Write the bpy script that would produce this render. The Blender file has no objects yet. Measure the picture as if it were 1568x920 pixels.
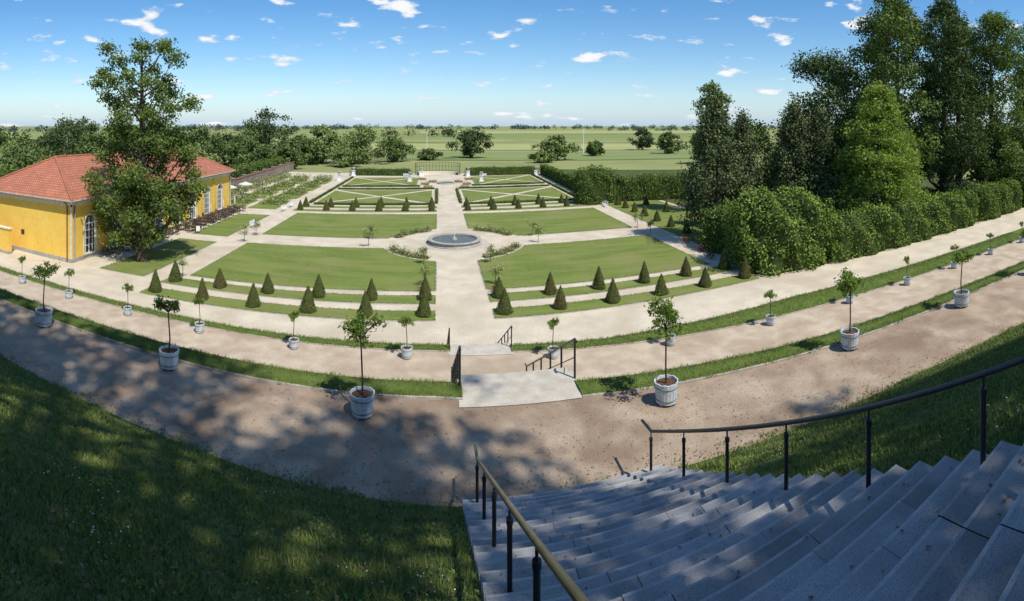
import bpy, math, numpy as np
from mathutils import Vector
S=bpy.context.scene
R=np.random.default_rng(7)
S.view_settings.view_transform='Standard'
try: S.view_settings.look='None'
except Exception: pass
S.view_settings.exposure=0

# ------------------------------------------------------------------ camera (panorama, like the phone panorama of the photo)
cd=bpy.data.cameras.new("camera"); cam=bpy.data.objects.new("camera",cd); S.collection.objects.link(cam); S.camera=cam
cam.location=(0,0,14); cam.rotation_euler=(math.pi/2,0,0)
cd.type='PANO'; cd.clip_end=60000; cd.clip_start=.05
for h in (cd,getattr(cd,'cycles',None)):
    try:
        h.panorama_type='CENTRAL_CYLINDRICAL'
        h.central_cylindrical_range_u_min=-0.859
        h.central_cylindrical_range_u_max=1.151
        h.central_cylindrical_range_v_min=-0.932
        h.central_cylindrical_range_v_max=0.2474
    except Exception: pass

# ------------------------------------------------------------------ light
SUN=Vector((.33,-.44,.835)).normalized()
sl=bpy.data.lights.new("sun",'SUN'); sl.energy=5.0; sl.angle=math.radians(.6); sl.color=(1,.95,.86)
so=bpy.data.objects.new("sun",sl); S.collection.objects.link(so); so.rotation_euler=SUN.to_track_quat('Z','Y').to_euler(); so.location=(0,0,60)

w=bpy.data.worlds.new("World"); S.world=w; w.use_nodes=True
nt=w.node_tree; N=nt.nodes; L=nt.links
for n in list(N): N.remove(n)
def nd(t,**k):
    n=N.new(t)
    for a,b in k.items(): setattr(n,a,b)
    return n
sky=nd('ShaderNodeTexSky'); sky.sky_type='NISHITA'; sky.sun_disc=False
sky.sun_elevation=math.asin(SUN.z); sky.sun_rotation=math.atan2(SUN.x,SUN.y); sky.altitude=50; sky.air_density=1.0; sky.dust_density=.3; sky.ozone_density=3
tc=nd('ShaderNodeTexCoord'); sep=nd('ShaderNodeSeparateXYZ'); L.new(tc.outputs['Generated'],sep.inputs[0])
def mth(op,a,b=None,c=None):
    n=nd('ShaderNodeMath',operation=op)
    for i,v in enumerate((a,b,c)):
        if v is None: continue
        if isinstance(v,(int,float)): n.inputs[i].default_value=v
        else: L.new(v,n.inputs[i])
    return n.outputs[0]
az=mth('ARCTAN2',sep.outputs[0],sep.outputs[1])
el=mth('MAXIMUM',sep.outputs[2],0.0)
elp=mth('POWER',mth('ADD',el,.002),.78)
comb=nd('ShaderNodeCombineXYZ'); L.new(mth('MULTIPLY',az,11.5),comb.inputs[0]); L.new(mth('MULTIPLY',elp,30.0),comb.inputs[1]); comb.inputs[2].default_value=6.1
n1=nd('ShaderNodeTexNoise'); n1.inputs['Scale'].default_value=1.0; n1.inputs['Detail'].default_value=9; n1.inputs['Roughness'].default_value=.53; L.new(comb.outputs[0],n1.inputs['Vector'])
comb2=nd('ShaderNodeCombineXYZ'); L.new(mth('MULTIPLY',az,3.0),comb2.inputs[0]); L.new(mth('MULTIPLY',el,9.0),comb2.inputs[1]); comb2.inputs[2].default_value=1.3
n2=nd('ShaderNodeTexNoise'); n2.inputs['Scale'].default_value=1.0; n2.inputs['Detail'].default_value=2; L.new(comb2.outputs[0],n2.inputs['Vector'])
dens_=mth('ADD',n1.outputs[0],mth('MULTIPLY',mth('SUBTRACT',n2.outputs[0],.5),.16))
mr=nd('ShaderNodeMapRange'); mr.interpolation_type='SMOOTHSTEP'; L.new(dens_,mr.inputs[0]); mr.inputs[1].default_value=.572; mr.inputs[2].default_value=.66; mr.inputs[3].default_value=0; mr.inputs[4].default_value=.96
mixc=nd('ShaderNodeMixRGB'); L.new(mr.outputs[0],mixc.inputs[0])
hs=nd('ShaderNodeHueSaturation'); hs.inputs['Saturation'].default_value=1.3; hs.inputs['Value'].default_value=1.1; L.new(sky.outputs[0],hs.inputs['Color'])
hz=nd('ShaderNodeMixRGB'); L.new(mth('MULTIPLY',mth('POWER',mth('SUBTRACT',1.0,el),16.0),.80),hz.inputs[0]); L.new(hs.outputs[0],hz.inputs[1]); hz.inputs[2].default_value=(3.0,4.5,6.4,1)
L.new(hz.outputs[0],mixc.inputs[1])
cr=nd('ShaderNodeMixRGB'); cr.inputs[1].default_value=(5.1,5.7,6.6,1); cr.inputs[2].default_value=(7.3,7.3,7.4,1)
L.new(mth('MULTIPLY',mth('SUBTRACT',dens_,.59),10.0),cr.inputs[0]); L.new(cr.outputs[0],mixc.inputs[2])
bg=nd('ShaderNodeBackground'); bg.inputs[1].default_value=.135; L.new(mixc.outputs[0],bg.inputs[0])
wo=nd('ShaderNodeOutputWorld'); L.new(bg.outputs[0],wo.inputs[0])

# ------------------------------------------------------------------ materials
def newmat(name):
    m=bpy.data.materials.new(name); m.use_nodes=True
    return m, m.node_tree.nodes, m.node_tree.links, m.node_tree.nodes['Principled BSDF']
def noisemat(name,c1,c2,scale=3,c3=None,scale2=40,rough=.9,bump=.0,bscale=30,stretch=(1,1,1),contrast=(.35,.65),spec=.2,metal=0,bdist=.02,amt2=.5,patch=None,vary=0):
    m,n,l,b=newmat(name)
    t=n.new('ShaderNodeNewGeometry'); mp=n.new('ShaderNodeMapping'); mp.inputs['Scale'].default_value=stretch; l.new(t.outputs['Position'],mp.inputs[0])
    a=n.new('ShaderNodeTexNoise'); a.inputs['Scale'].default_value=scale; a.inputs['Detail'].default_value=6; l.new(mp.outputs[0],a.inputs['Vector'])
    r=n.new('ShaderNodeMapRange'); r.inputs[1].default_value=contrast[0]; r.inputs[2].default_value=contrast[1]; l.new(a.outputs[0],r.inputs[0])
    x=n.new('ShaderNodeMixRGB'); x.inputs[1].default_value=(*c1,1); x.inputs[2].default_value=(*c2,1); l.new(r.outputs[0],x.inputs[0])
    out=x.outputs[0]
    if patch is not None:
        pc,ps,pa=patch
        a4=n.new('ShaderNodeTexNoise'); a4.inputs['Scale'].default_value=ps; a4.inputs['Detail'].default_value=5; a4.inputs['Distortion'].default_value=.6; l.new(t.outputs['Position'],a4.inputs['Vector'])
        r4=n.new('ShaderNodeMapRange'); r4.inputs[1].default_value=.48; r4.inputs[2].default_value=.66; r4.inputs[4].default_value=pa; l.new(a4.outputs[0],r4.inputs[0])
        y4=n.new('ShaderNodeMixRGB'); y4.inputs[2].default_value=(*pc,1); l.new(r4.outputs[0],y4.inputs[0]); l.new(out,y4.inputs[1]); out=y4.outputs[0]
    if c3 is not None:
        a2=n.new('ShaderNodeTexNoise'); a2.inputs['Scale'].default_value=scale2; a2.inputs['Detail'].default_value=3; l.new(t.outputs['Position'],a2.inputs['Vector'])
        r2=n.new('ShaderNodeMapRange'); r2.inputs[1].default_value=.5; r2.inputs[2].default_value=.68; r2.inputs[4].default_value=amt2; l.new(a2.outputs[0],r2.inputs[0])
        y=n.new('ShaderNodeMixRGB'); y.inputs[2].default_value=(*c3,1); l.new(r2.outputs[0],y.inputs[0]); l.new(out,y.inputs[1]); out=y.outputs[0]
    if vary:
        at=n.new('ShaderNodeAttribute'); at.attribute_name='v'
        r5=n.new('ShaderNodeMapRange'); r5.inputs[3].default_value=1-vary; r5.inputs[4].default_value=1+vary; l.new(at.outputs['Fac'],r5.inputs[0])
        y5=n.new('ShaderNodeMixRGB'); y5.blend_type='MULTIPLY'; y5.inputs[0].default_value=1; l.new(out,y5.inputs[1]); l.new(r5.outputs[0],y5.inputs[2]); out=y5.outputs[0]
    l.new(out,b.inputs['Base Color']); b.inputs['Roughness'].default_value=rough; b.inputs['Metallic'].default_value=metal
    b.inputs['Specular IOR Level'].default_value=spec
    if bump:
        a3=n.new('ShaderNodeTexNoise'); a3.inputs['Scale'].default_value=bscale; a3.inputs['Detail'].default_value=4; l.new(t.outputs['Position'],a3.inputs['Vector'])
        bu=n.new('ShaderNodeBump'); bu.inputs['Strength'].default_value=bump; bu.inputs['Distance'].default_value=bdist; l.new(a3.outputs[0],bu.inputs['Height']); l.new(bu.outputs[0],b.inputs['Normal'])
    return m
def leafmat(name,dark,light,trans=.3,rough=.6):
    m,n,l,b=newmat(name)
    at=n.new('ShaderNodeAttribute'); at.attribute_name='v'
    x=n.new('ShaderNodeMixRGB'); x.inputs[1].default_value=(*dark,1); x.inputs[2].default_value=(*light,1); l.new(at.outputs['Fac'],x.inputs[0])
    if trans<=0:
        n.remove(b); df=n.new('ShaderNodeBsdfDiffuse'); l.new(x.outputs[0],df.inputs[0]); l.new(df.outputs[0],n['Material Output'].inputs[0]); return m
    l.new(x.outputs[0],b.inputs['Base Color']); b.inputs['Roughness'].default_value=rough; b.inputs['Specular IOR Level'].default_value=.2
    tr=n.new('ShaderNodeBsdfTranslucent') 
    y=n.new('ShaderNodeMixRGB'); y.blend_type='MULTIPLY'; y.inputs[0].default_value=1; y.inputs[2].default_value=(1.5,1.6,.6,1); l.new(x.outputs[0],y.inputs[1]); l.new(y.outputs[0],tr.inputs[0])
    mx=n.new('ShaderNodeMixShader'); mx.inputs[0].default_value=trans; l.new(b.outputs[0],mx.inputs[1]); l.new(tr.outputs[0],mx.inputs[2])
    l.new(mx.outputs[0],n['Material Output'].inputs[0])
    return m
def plain(name,c,rough=.5,metal=0,spec=.4):
    return noisemat(name,tuple(v*.88 for v in c),tuple(min(1,v*1.08) for v in c),scale=4,rough=rough,metal=metal,spec=spec)

M={}
M['meadow']=noisemat('meadow_grass',(.20,.23,.095),(.29,.30,.13),scale=.012,c3=(.14,.18,.075),scale2=.03,stretch=(.35,1.6,1),rough=1,spec=0)
M['gravel_up']=noisemat('gravel_brown',(.34,.25,.175),(.49,.385,.28),scale=1.3,c3=(.17,.12,.08),scale2=60,bump=.9,bscale=70,bdist=.025,amt2=.6,patch=((.24,.165,.11),.55,.8))
M['gravel_mid']=noisemat('gravel_tan',(.42,.33,.235),(.55,.455,.34),scale=1.2,c3=(.26,.195,.135),scale2=32,bump=.7,bscale=50,amt2=.5,patch=((.33,.25,.17),.4,.65))
M['gravel']=noisemat('gravel_pale',(.50,.43,.325),(.61,.535,.41),scale=.5,c3=(.38,.31,.22),scale2=6,bump=.4,bscale=25,amt2=.4,patch=((.43,.355,.25),.12,.65))
M['lawn']=noisemat('lawn_grass',(.12,.165,.036),(.175,.215,.052),scale=.35,c3=(.21,.22,.078),scale2=2.2,stretch=(.4,1.8,1),bump=.6,bscale=18,rough=.95,spec=.1,bdist=.05,patch=((.225,.215,.085),.16,.6))
M['bank']=noisemat('bank_grass',(.08,.112,.035),(.15,.18,.055),scale=2.2,c3=(.17,.15,.08),scale2=9,bump=1,bscale=35,rough=1,spec=.05,bdist=.05)
M['woodfloor']=noisemat('woodland_floor',(.05,.07,.025),(.10,.12,.04),scale=1.0,c3=(.10,.08,.05),scale2=5,rough=1,spec=.05)
M['verge']=noisemat('verge_grass',(.11,.165,.034),(.17,.22,.058),scale=1.5,c3=(.07,.11,.03),scale2=25,bump=1,bscale=45,rough=1,spec=.05,bdist=.05)
M['blade']=leafmat('grass_blades',(.085,.135,.032),(.25,.30,.088),trans=0)
M['weed']=leafmat('broad_weeds',(.075,.13,.03),(.19,.25,.07),trans=0)
M['clover']=plain('clover_white',(.7,.72,.66),.9)
M['brownleaf']=plain('dry_leaf',(.19,.115,.06),.9)
M['step']=noisemat('granite_steps',(.27,.262,.258),(.36,.352,.345),scale=2.0,c3=(.12,.117,.115),scale2=85,bump=.5,bscale=60,rough=.85,bdist=.01,amt2=.65,patch=((.20,.188,.175),1.1,.65),vary=.14)
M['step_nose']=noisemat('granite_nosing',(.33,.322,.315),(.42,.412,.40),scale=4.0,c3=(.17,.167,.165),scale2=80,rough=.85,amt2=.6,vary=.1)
M['step_dark']=noisemat('granite_dark',(.16,.152,.145),(.24,.23,.22),scale=5,c3=(.09,.08,.07),scale2=60,rough=.95,amt2=.5)
M['step_pale']=noisemat('pale_steps',(.42,.38,.31),(.54,.49,.41),scale=2.5,c3=(.25,.22,.18),scale2=40,rough=.85)
M['kerb']=noisemat('edging_stone',(.32,.29,.25),(.44,.40,.35),scale=5,rough=.9)
M['black']=noisemat('black_painted_steel',(.012,.013,.017),(.022,.023,.028),scale=6,rough=.38,spec=.5)
M['railtop']=noisemat('worn_rail_metal',(.10,.09,.065),(.22,.19,.125),scale=5,rough=.30,metal=.8,spec=.5)
M['bark']=noisemat('bark',(.055,.042,.03),(.13,.10,.075),scale=6,stretch=(3,3,.5),bump=1,bscale=14,rough=.95,bdist=.05)
M['tubwhite']=noisemat('painted_tub_wood',(.46,.52,.56),(.64,.68,.70),scale=6,rough=.6,c3=(.34,.36,.36),scale2=14,amt2=.5)
M['tubhoop']=plain('tub_hoop_iron',(.18,.22,.25),.5)
M['soil']=noisemat('soil',(.06,.035,.02),(.13,.075,.045),scale=20,rough=1)
M['yellow']=noisemat('yellow_plaster',(.77,.50,.09),(.83,.56,.125),scale=.8,c3=(.70,.44,.085),scale2=3,rough=.9,bump=.15,bscale=40)
M['cream']=noisemat('cream_trim',(.62,.56,.42),(.74,.68,.54),scale=3,rough=.8)
M['white']=noisemat('white_paint',(.68,.69,.68),(.80,.80,.78),scale=4,rough=.6)
M['greystone']=noisemat('grey_sandstone',(.30,.285,.25),(.42,.40,.35),scale=2,c3=(.2,.185,.16),scale2=9,rough=.9)
M['wallstone']=noisemat('old_garden_wall',(.20,.16,.13),(.33,.27,.22),scale=1.2,c3=(.12,.10,.08),scale2=6,rough=.95)
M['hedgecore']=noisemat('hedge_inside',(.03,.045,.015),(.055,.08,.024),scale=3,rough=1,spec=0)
M['hedge']=leafmat('hedge_leaves',(.06,.105,.025),(.18,.25,.056),trans=0)
M['hedgey']=leafmat('hornbeam_leaves',(.09,.15,.028),(.25,.33,.068),trans=0)
M['topiary']=leafmat('topiary_leaves',(.06,.08,.024),(.15,.175,.056),trans=0)
M['topiaryb']=leafmat('topiary_leaves_bronze',(.07,.066,.024),(.175,.155,.062),trans=0)
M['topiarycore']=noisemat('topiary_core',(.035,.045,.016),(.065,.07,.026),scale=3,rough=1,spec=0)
M['oak']=leafmat('oak_leaves',(.065,.105,.026),(.20,.265,.062),trans=.25)
M['lime']=leafmat('bright_leaves',(.12,.18,.032),(.29,.37,.08),trans=.3)
M['darkleaf']=leafmat('dark_leaves',(.05,.078,.03),(.15,.195,.064),trans=0)
M['yew']=leafmat('yew_needles',(.062,.086,.036),(.175,.20,.088),trans=0)
M['midleaf']=leafmat('mixed_leaves',(.075,.12,.032),(.225,.29,.08),trans=0)
M['bgleaf']=leafmat('background_leaves',(.06,.10,.032),(.175,.225,.076),trans=0)
M['bgleafl']=leafmat('background_leaves_light',(.10,.15,.045),(.26,.31,.11),trans=0)
M['bgleafd']=leafmat('background_leaves_dark',(.04,.066,.03),(.115,.15,.06),trans=0)
M['far']=leafmat('far_leaves_hazed',(.065,.10,.085),(.11,.145,.12),trans=0)  # bluish aerial haze of the distance is painted into this leaf colour
M['citrus']=leafmat('citrus_leaves',(.06,.11,.022),(.24,.32,.065),trans=.35)
M['rose']=leafmat('rose_flowers',(.45,.03,.05),(.8,.30,.32),trans=0)
M['flower']=leafmat('mixed_flowers',(.55,.20,.22),(.85,.75,.55),trans=0)
M['plum']=leafmat('copper_leaves',(.10,.035,.03),(.22,.09,.06),trans=0)
M['water']=noisemat('fountain_water',(.07,.075,.05),(.12,.12,.085),scale=2,rough=.25,bump=.35,bscale=7,spec=.3)
M['foam']=plain('water_spray',(.85,.88,.9),.4)
M['glass']=noisemat('window_glass',(.02,.025,.03),(.06,.07,.08),scale=.8,rough=.07,spec=.7)
M['wood']=plain('dark_wood',(.09,.055,.035),.6)
M['canvas']=plain('canvas',(.62,.58,.50),.8)
m,n,l,b=newmat('roof_tiles'); M['roof']=m
ge=n.new('ShaderNodeNewGeometry'); sx=n.new('ShaderNodeSeparateXYZ'); l.new(ge.outputs['Position'],sx.inputs[0])
ad=n.new('ShaderNodeMath'); ad.operation='ADD'; l.new(sx.outputs[0],ad.inputs[0]); l.new(sx.outputs[1],ad.inputs[1])
cb=n.new('ShaderNodeCombineXYZ'); l.new(ad.outputs[0],cb.inputs[0]); l.new(sx.outputs[2],cb.inputs[1])
br=n.new('ShaderNodeTexBrick'); br.inputs['Scale'].default_value=1; br.inputs['Brick Width'].default_value=.35; br.inputs['Row Height'].default_value=.22; br.inputs['Mortar Size'].default_value=.03
br.inputs['Color1'].default_value=(.52,.18,.09,1); br.inputs['Color2'].default_value=(.40,.125,.07,1); br.inputs['Mortar'].default_value=(.20,.065,.04,1)
l.new(cb.outputs[0],br.inputs['Vector'])
nz=n.new('ShaderNodeTexNoise'); nz.inputs['Scale'].default_value=.9; nz.inputs['Detail'].default_value=5; l.new(ge.outputs['Position'],nz.inputs['Vector'])
mxr=n.new('ShaderNodeMixRGB'); mxr.blend_type='MULTIPLY'; mxr.inputs[0].default_value=.7; l.new(br.outputs[0],mxr.inputs[1]); l.new(nz.outputs[0],mxr.inputs[2])
mx2=n.new('ShaderNodeMixRGB'); mx2.blend_type='ADD'; mx2.inputs[0].default_value=.45; l.new(mxr.outputs[0],mx2.inputs[1]); mx2.inputs[2].default_value=(.30,.125,.075,1)
l.new(mx2.outputs[0],b.inputs['Base Color']); b.inputs['Roughness'].default_value=.8
bu=n.new('ShaderNodeBump'); bu.inputs['Strength'].default_value=.6; bu.inputs['Distance'].default_value=.04; l.new(br.outputs['Fac'],bu.inputs['Height']); bu.invert=True; l.new(bu.outputs[0],b.inputs['Normal'])

# ------------------------------------------------------------------ mesh builder
class MB:
    def __init__(s): s.p=[]; s.mats=[]
    def mi(s,k):
        if k not in s.mats: s.mats.append(k)
        return s.mats.index(k)
    def add(s,V,F,k,v=None,smooth=False):
        V=np.asarray(V,float).reshape(-1,3); F=np.asarray(F,int)
        if F.ndim==1: F=F.reshape(1,-1)
        s.p.append((V,F,s.mi(k),v,smooth)); return s
    def faces(s,V,FL,k,smooth=False):
        by={}
        for f in FL: by.setdefault(len(f),[]).append(f)
        for kk,fs in by.items(): s.add(V,fs,k,None,smooth)
        return s
    def box(s,c,d,k,rz=0,taper=1):
        x,y,z=d[0]/2,d[1]/2,d[2]/2
        V=np.array([[-x,-y,-z],[x,-y,-z],[x,y,-z],[-x,y,-z],[-x*taper,-y*taper,z],[x*taper,-y*taper,z],[x*taper,y*taper,z],[-x*taper,y*taper,z]])
        if rz:
            cc,ss=math.cos(rz),math.sin(rz); V=V@np.array([[cc,ss,0],[-ss,cc,0],[0,0,1]])
        V=V+np.array(c)
        return s.add(V,[[0,3,2,1],[4,5,6,7],[0,1,5,4],[1,2,6,5],[2,3,7,6],[3,0,4,7]],k)
    def tube(s,pts,rad,k,sides=8,smooth=True):
        P=np.array(pts,float); n=len(P)
        if np.isscalar(rad): rad=[rad]*n
        V=[]
        for i in range(n):
            t=P[min(i+1,n-1)]-P[max(i-1,0)]; t=t/(np.linalg.norm(t)+1e-9)
            a=np.array([0,0,1.]) if abs(t[2])<.9 else np.array([1.,0,0])
            u=np.cross(t,a); u/=np.linalg.norm(u); vv=np.cross(t,u)
            for j in range(sides):
                an=2*math.pi*j/sides
                V.append(P[i]+rad[i]*(math.cos(an)*u+math.sin(an)*vv))
        F=[]
        for i in range(n-1):
            for j in range(sides):
                a=i*sides+j; b2=i*sides+(j+1)%sides
                F.append([a,b2,b2+sides,a+sides])
        s.add(V,F,k,None,smooth)
        s.add(V,[list(range(sides))],k); s.add(V,[list(range((n-1)*sides,n*sides))[::-1]],k)
        return s
    def lathe(s,prof,c,k,seg=24,smooth=True):
        V=[];F=[]
        for r,z in prof:
            for j in range(seg):
                a=2*math.pi*j/seg; V.append((c[0]+r*math.cos(a),c[1]+r*math.sin(a),c[2]+z))
        for i in range(len(prof)-1):
            for j in range(seg):
                a=i*seg+j; b2=i*seg+(j+1)%seg; F.append([a,b2,b2+seg,a+seg])
        return s.add(V,F,k,None,smooth)
    def prism(s,poly,z0,z1,k):
        n=len(poly); V=[(x,y,z0) for x,y in poly]+[(x,y,z1) for x,y in poly]
        s.add(V,[[i,(i+1)%n,(i+1)%n+n,i+n] for i in range(n)],k)
        return s.add(V,[list(range(n,2*n))],k)
    def leaves(s,P,size,k,v,up=.4,asp=.62,rng=R,nrm=None,nbias=0):
        n=len(P)
        if n==0: return s
        nn=rng.normal(size=(n,3)); nn/=np.linalg.norm(nn,axis=1,keepdims=True); nn[:,2]+=up
        if nrm is not None: nn+=nrm*nbias
        nn/=np.linalg.norm(nn,axis=1,keepdims=True)
        t=np.cross(nn,rng.normal(size=(n,3))); t/=np.linalg.norm(t,axis=1,keepdims=True)+1e-9
        bb=np.cross(nn,t)
        sz=(size*rng.uniform(.6,1.3,size=(n,1)))
        V=np.empty((n,4,3)); V[:,0]=P-t*sz*.5; V[:,1]=P+bb*sz*.5*asp; V[:,2]=P+t*sz*.5; V[:,3]=P-bb*sz*.5*asp
        F=np.arange(n*4).reshape(n,4)
        return s.add(V.reshape(-1,3),F,k,np.clip(v,0,1))
    def mesh(s,name):
        me=bpy.data.meshes.new(name)
        V=np.concatenate([p[0] for p in s.p]); off=0; li=[]; ls=[]; mi=[]; vv=[]; sm=[]; lo=0
        for (v,F,k,a,sh) in s.p:
            f=F+off; off+=len(v); li.append(f.ravel()); m_,kk=f.shape
            ls.append(lo+np.arange(m_)*kk); lo+=m_*kk; mi.append(np.full(m_,k)); sm.append(np.full(m_,sh))
            vv.append(np.broadcast_to(np.asarray(a,float),(m_,)) if a is not None else np.full(m_,.5))
        li=np.concatenate(li).astype(np.int32); ls=np.concatenate(ls).astype(np.int32)
        me.vertices.add(len(V)); me.vertices.foreach_set('co',V.astype(np.float32).ravel())
        me.loops.add(len(li)); me.loops.foreach_set('vertex_index',li)
        me.polygons.add(len(ls)); me.polygons.foreach_set('loop_start',ls)
        me.polygons.foreach_set('material_index',np.concatenate(mi).astype(np.int32))
        for kk in s.mats: me.materials.append(M[kk])
        me.update(calc_edges=True)
        me.polygons.foreach_set('use_smooth',np.concatenate(sm).astype(bool))
        at=me.attributes.new('v','FLOAT','FACE'); at.data.foreach_set('value',np.concatenate(vv).astype(np.float32))
        return me
    def obj(s,name,loc=(0,0,0),parent=None,rz=0):
        return place(s.mesh(name),name,loc,parent,rz)
def place(me,name,loc=(0,0,0),parent=None,rz=0,sc=1):
    o=bpy.data.objects.new(name,me); S.collection.objects.link(o); o.location=loc; o.rotation_euler=(0,0,rz)
    o.scale=(sc,sc,sc) if np.isscalar(sc) else sc
    if parent: o.parent=parent
    return o
def empty(name,loc=(0,0,0)):
    e=bpy.data.objects.new(name,None); S.collection.objects.link(e); e.location=loc; return e

# ------------------------------------------------------------------ terrain lines
fi=lambda xs,ys:(lambda x:np.interp(x,xs,ys))
Yf=fi([-90,-60,-12,-5,.2,4.2,6.8,10.7,15.4,30,90],[11,10.3,9.5,9.15,8.7,8.65,8.4,7.9,6.9,4.0,-6])
Yu=fi([-90,-14,0,6.9,11.2,21,90],[13.4,12.5,12.2,11.35,10.7,9.4,0])
Ym=fi([-90,0,16,37,90],[24.9,23.8,22.2,20.2,15])
Wm=fi([0,8,20,90],[.6,.8,2.2,2.6])
SL=.533
XS=np.concatenate([np.arange(-90,-20,2.),np.arange(-20,20,.25),np.arange(20,91,2.)])
def ribbon(name,lines,k,smooth=True,xs=XS):
    n=len(xs); V=[]
    for (fy,fz) in lines:
        V.append(np.stack([xs,fy(xs),fz(xs)],1))
    V=np.concatenate(V); F=[]
    for i in range(len(lines)-1):
        a=np.arange(n-1)+i*n; F.append(np.stack([a,a+1,a+1+n,a+n],1))
    return MB().add(V,np.concatenate(F),k,None,smooth).obj(name)
cz=lambda z:(lambda x:np.full_like(np.asarray(x,float),z))
YT=lambda x:Yf(x)-10.4
SX0,SX1=.42,4.08
def bump(x,y): return .06*np.sin(x*1.3+y*.7)*np.sin(y*1.1-x*.4)+.03*np.sin(x*3.1+1)*np.sin(y*2.7)
def slz(x,y):
    d=np.clip(Yf(x)-y,0,10.4); return 7.5+SL*d+bump(x,y)*np.clip(d/1.,0,1)*np.clip(np.minimum(np.abs(x-SX0),np.abs(x-SX1)),.15,1)
lin=[]
lin.append((lambda x:YT(x)-60,cz(13.2)))
for t in np.linspace(10.4,0,48):
    lin.append((lambda x,t=t:Yf(x)-t, lambda x,t=t:slz(x,Yf(x)-t)))
lin.append((lambda x:Yf(x)+.0,cz(7.2)))
ribbon('grass_slope',lin,'bank')
ribbon('upper_terrace_gravel',[(lambda x:Yf(x)-.5,cz(7.49)),(lambda x:Yu(x)+.05,cz(7.49))],'gravel_up')
GA,GB=.6,3.44
XL=np.concatenate([XS[XS<GA],[GA]]); XR=np.concatenate([[GB],XS[XS>GB]])
for nm,xs in (('a',XL),('b',XR)):
    ribbon('terrace_grass_verge',[(Yu,cz(7.4)),(Yu,cz(7.54)),(lambda x:Yu(x)+.35,cz(7.57)),(lambda x:Yu(x)+.72,cz(7.53)),(lambda x:Yu(x)+7.3,cz(3.5)),(lambda x:Yu(x)+7.3,cz(3.2))],'verge',xs=xs)
    ribbon('edging_kerb',[(lambda x:Yu(x)-.07,cz(7.4)),(lambda x:Yu(x)-.07,cz(7.54)),(lambda x:Yu(x)-.004,cz(7.54)),(lambda x:Yu(x)-.004,cz(7.4))],'kerb',False,xs=xs)
    ribbon('terrace_grass_verge',[(Ym,cz(3.4)),(Ym,cz(3.54)),(lambda x:Ym(x)+.5*Wm(x),cz(3.57)),(lambda x:Ym(x)+Wm(x),cz(3.53)),(lambda x:Ym(x)+Wm(x)+5.8,cz(0.004)),(lambda x:Ym(x)+Wm(x)+5.8,cz(-.3))],'verge',xs=xs)
    ribbon('edging_kerb',[(lambda x:Ym(x)-.07,cz(3.4)),(lambda x:Ym(x)-.07,cz(3.54)),(lambda x:Ym(x)-.004,cz(3.54)),(lambda x:Ym(x)-.004,cz(3.4))],'kerb',False,xs=xs)
ribbon('middle_terrace_gravel',[(lambda x:Yu(x)+5.5,cz(3.49)),(lambda x:Ym(x)+.05,cz(3.49))],'gravel_mid')
mb=MB(); n=64; rad=[0,60,150,400,1200,4000,12000,30000]; V=[(0,60,-.02)];F3=[];F4=[]
for r in rad[1:]:
    for j in range(n): V.append((r*math.cos(2*math.pi*j/n),60+r*math.sin(2*math.pi*j/n),-.02))
for j in range(n): F3.append([0,1+j,1+(j+1)%n])
for i in range(len(rad)-2):
    for j in range(n):
        a=1+i*n+j; b2=1+i*n+(j+1)%n; F4.append([a,a+n,b2+n,b2])
mb.add(V,F3,'meadow').add(V,F4,'meadow'); mb.obj('ground')
MB().add([(-70,20,0),(100,20,0),(100,37.6,0),(46,84,0),(32,150,0),(-46,150,0),(-46,84,0),(-70,84,0)],[list(range(8))],'gravel').obj('gravel_paths')
# ------------------------------------------------------------------ stairs
def stair(name,x0,x1,yf,zf,n,run,rise,k,top=0,detail=False):
    mb=MB(); rg=np.random.default_rng(3)
    for i in range(n):
        y=yf-i*run; z=zf+(i+1)*rise
        cuts=[x0]
        if detail:
            c=x0+rg.uniform(.8,1.4)
            while c<x1-.5: cuts.append(c); c+=rg.uniform(1.1,1.6)
        cuts.append(x1)
        tt=top if i==n-1 else 0
        for a,b2 in zip(cuts[:-1],cuts[1:]):
            aa=a+(.003 if a>x0 else 0); bb=b2-(.003 if b2<x1 else 0); v=rg.uniform(0,1); dz=rg.uniform(-.004,.004) if detail else 0; dy=rg.uniform(-.006,.006) if detail else 0
            Z=z+dz; Y=y+dy
            prof=[(Y,z-rise-.02),(Y,Z-.012),(Y-.010,Z)]
            prof+= [(Y-.035,Z)] if detail else []
            prof+= [(Y-run-.015-tt,Z)]
            q=len(prof); V=[(aa,p,s_) for p,s_ in prof]+[(bb,p,s_) for p,s_ in prof]
            for j in range(q-1):
                kk=k
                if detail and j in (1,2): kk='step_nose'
                mb.add(V,[[j,j+1,j+1+q,j+q]],kk,v)
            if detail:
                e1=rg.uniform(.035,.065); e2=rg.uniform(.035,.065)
                mb.add([(aa,Y-run+e1,Z+.0015),(bb,Y-run+e2,Z+.0015),(bb,Y-run-.012,Z+.0015),(aa,Y-run-.012,Z+.0015)],[[0,1,2,3]],'step_dark')  # darker strip along the back edge of each tread, for contrast
        for X in (x0,x1):
            mb.add([(X,y+.0,zf-.5),(X,y-run-tt,zf-.5),(X,y-run-tt,z-.005),(X,y,z-.005)],[[0,1,2,3]],k)
    mb.add([(x0+.001,yf,zf-.5),(x1-.001,yf,zf-.5),(x1-.001,yf-n*run,zf+n*rise-.25),(x0+.001,yf-n*run,zf+n*rise-.25)],[[0,1,2,3]],'step_dark' if detail else k)
    return mb.obj(name)
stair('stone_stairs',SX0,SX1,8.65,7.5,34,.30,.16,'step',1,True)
stair('stone_stairs',.60,3.44,19.6,3.5,25,.262,.16,'step_pale',.9)
stair('stone_stairs',.60,3.44,30.0,0.0,22,.262,.159,'step_pale',.7)
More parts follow.
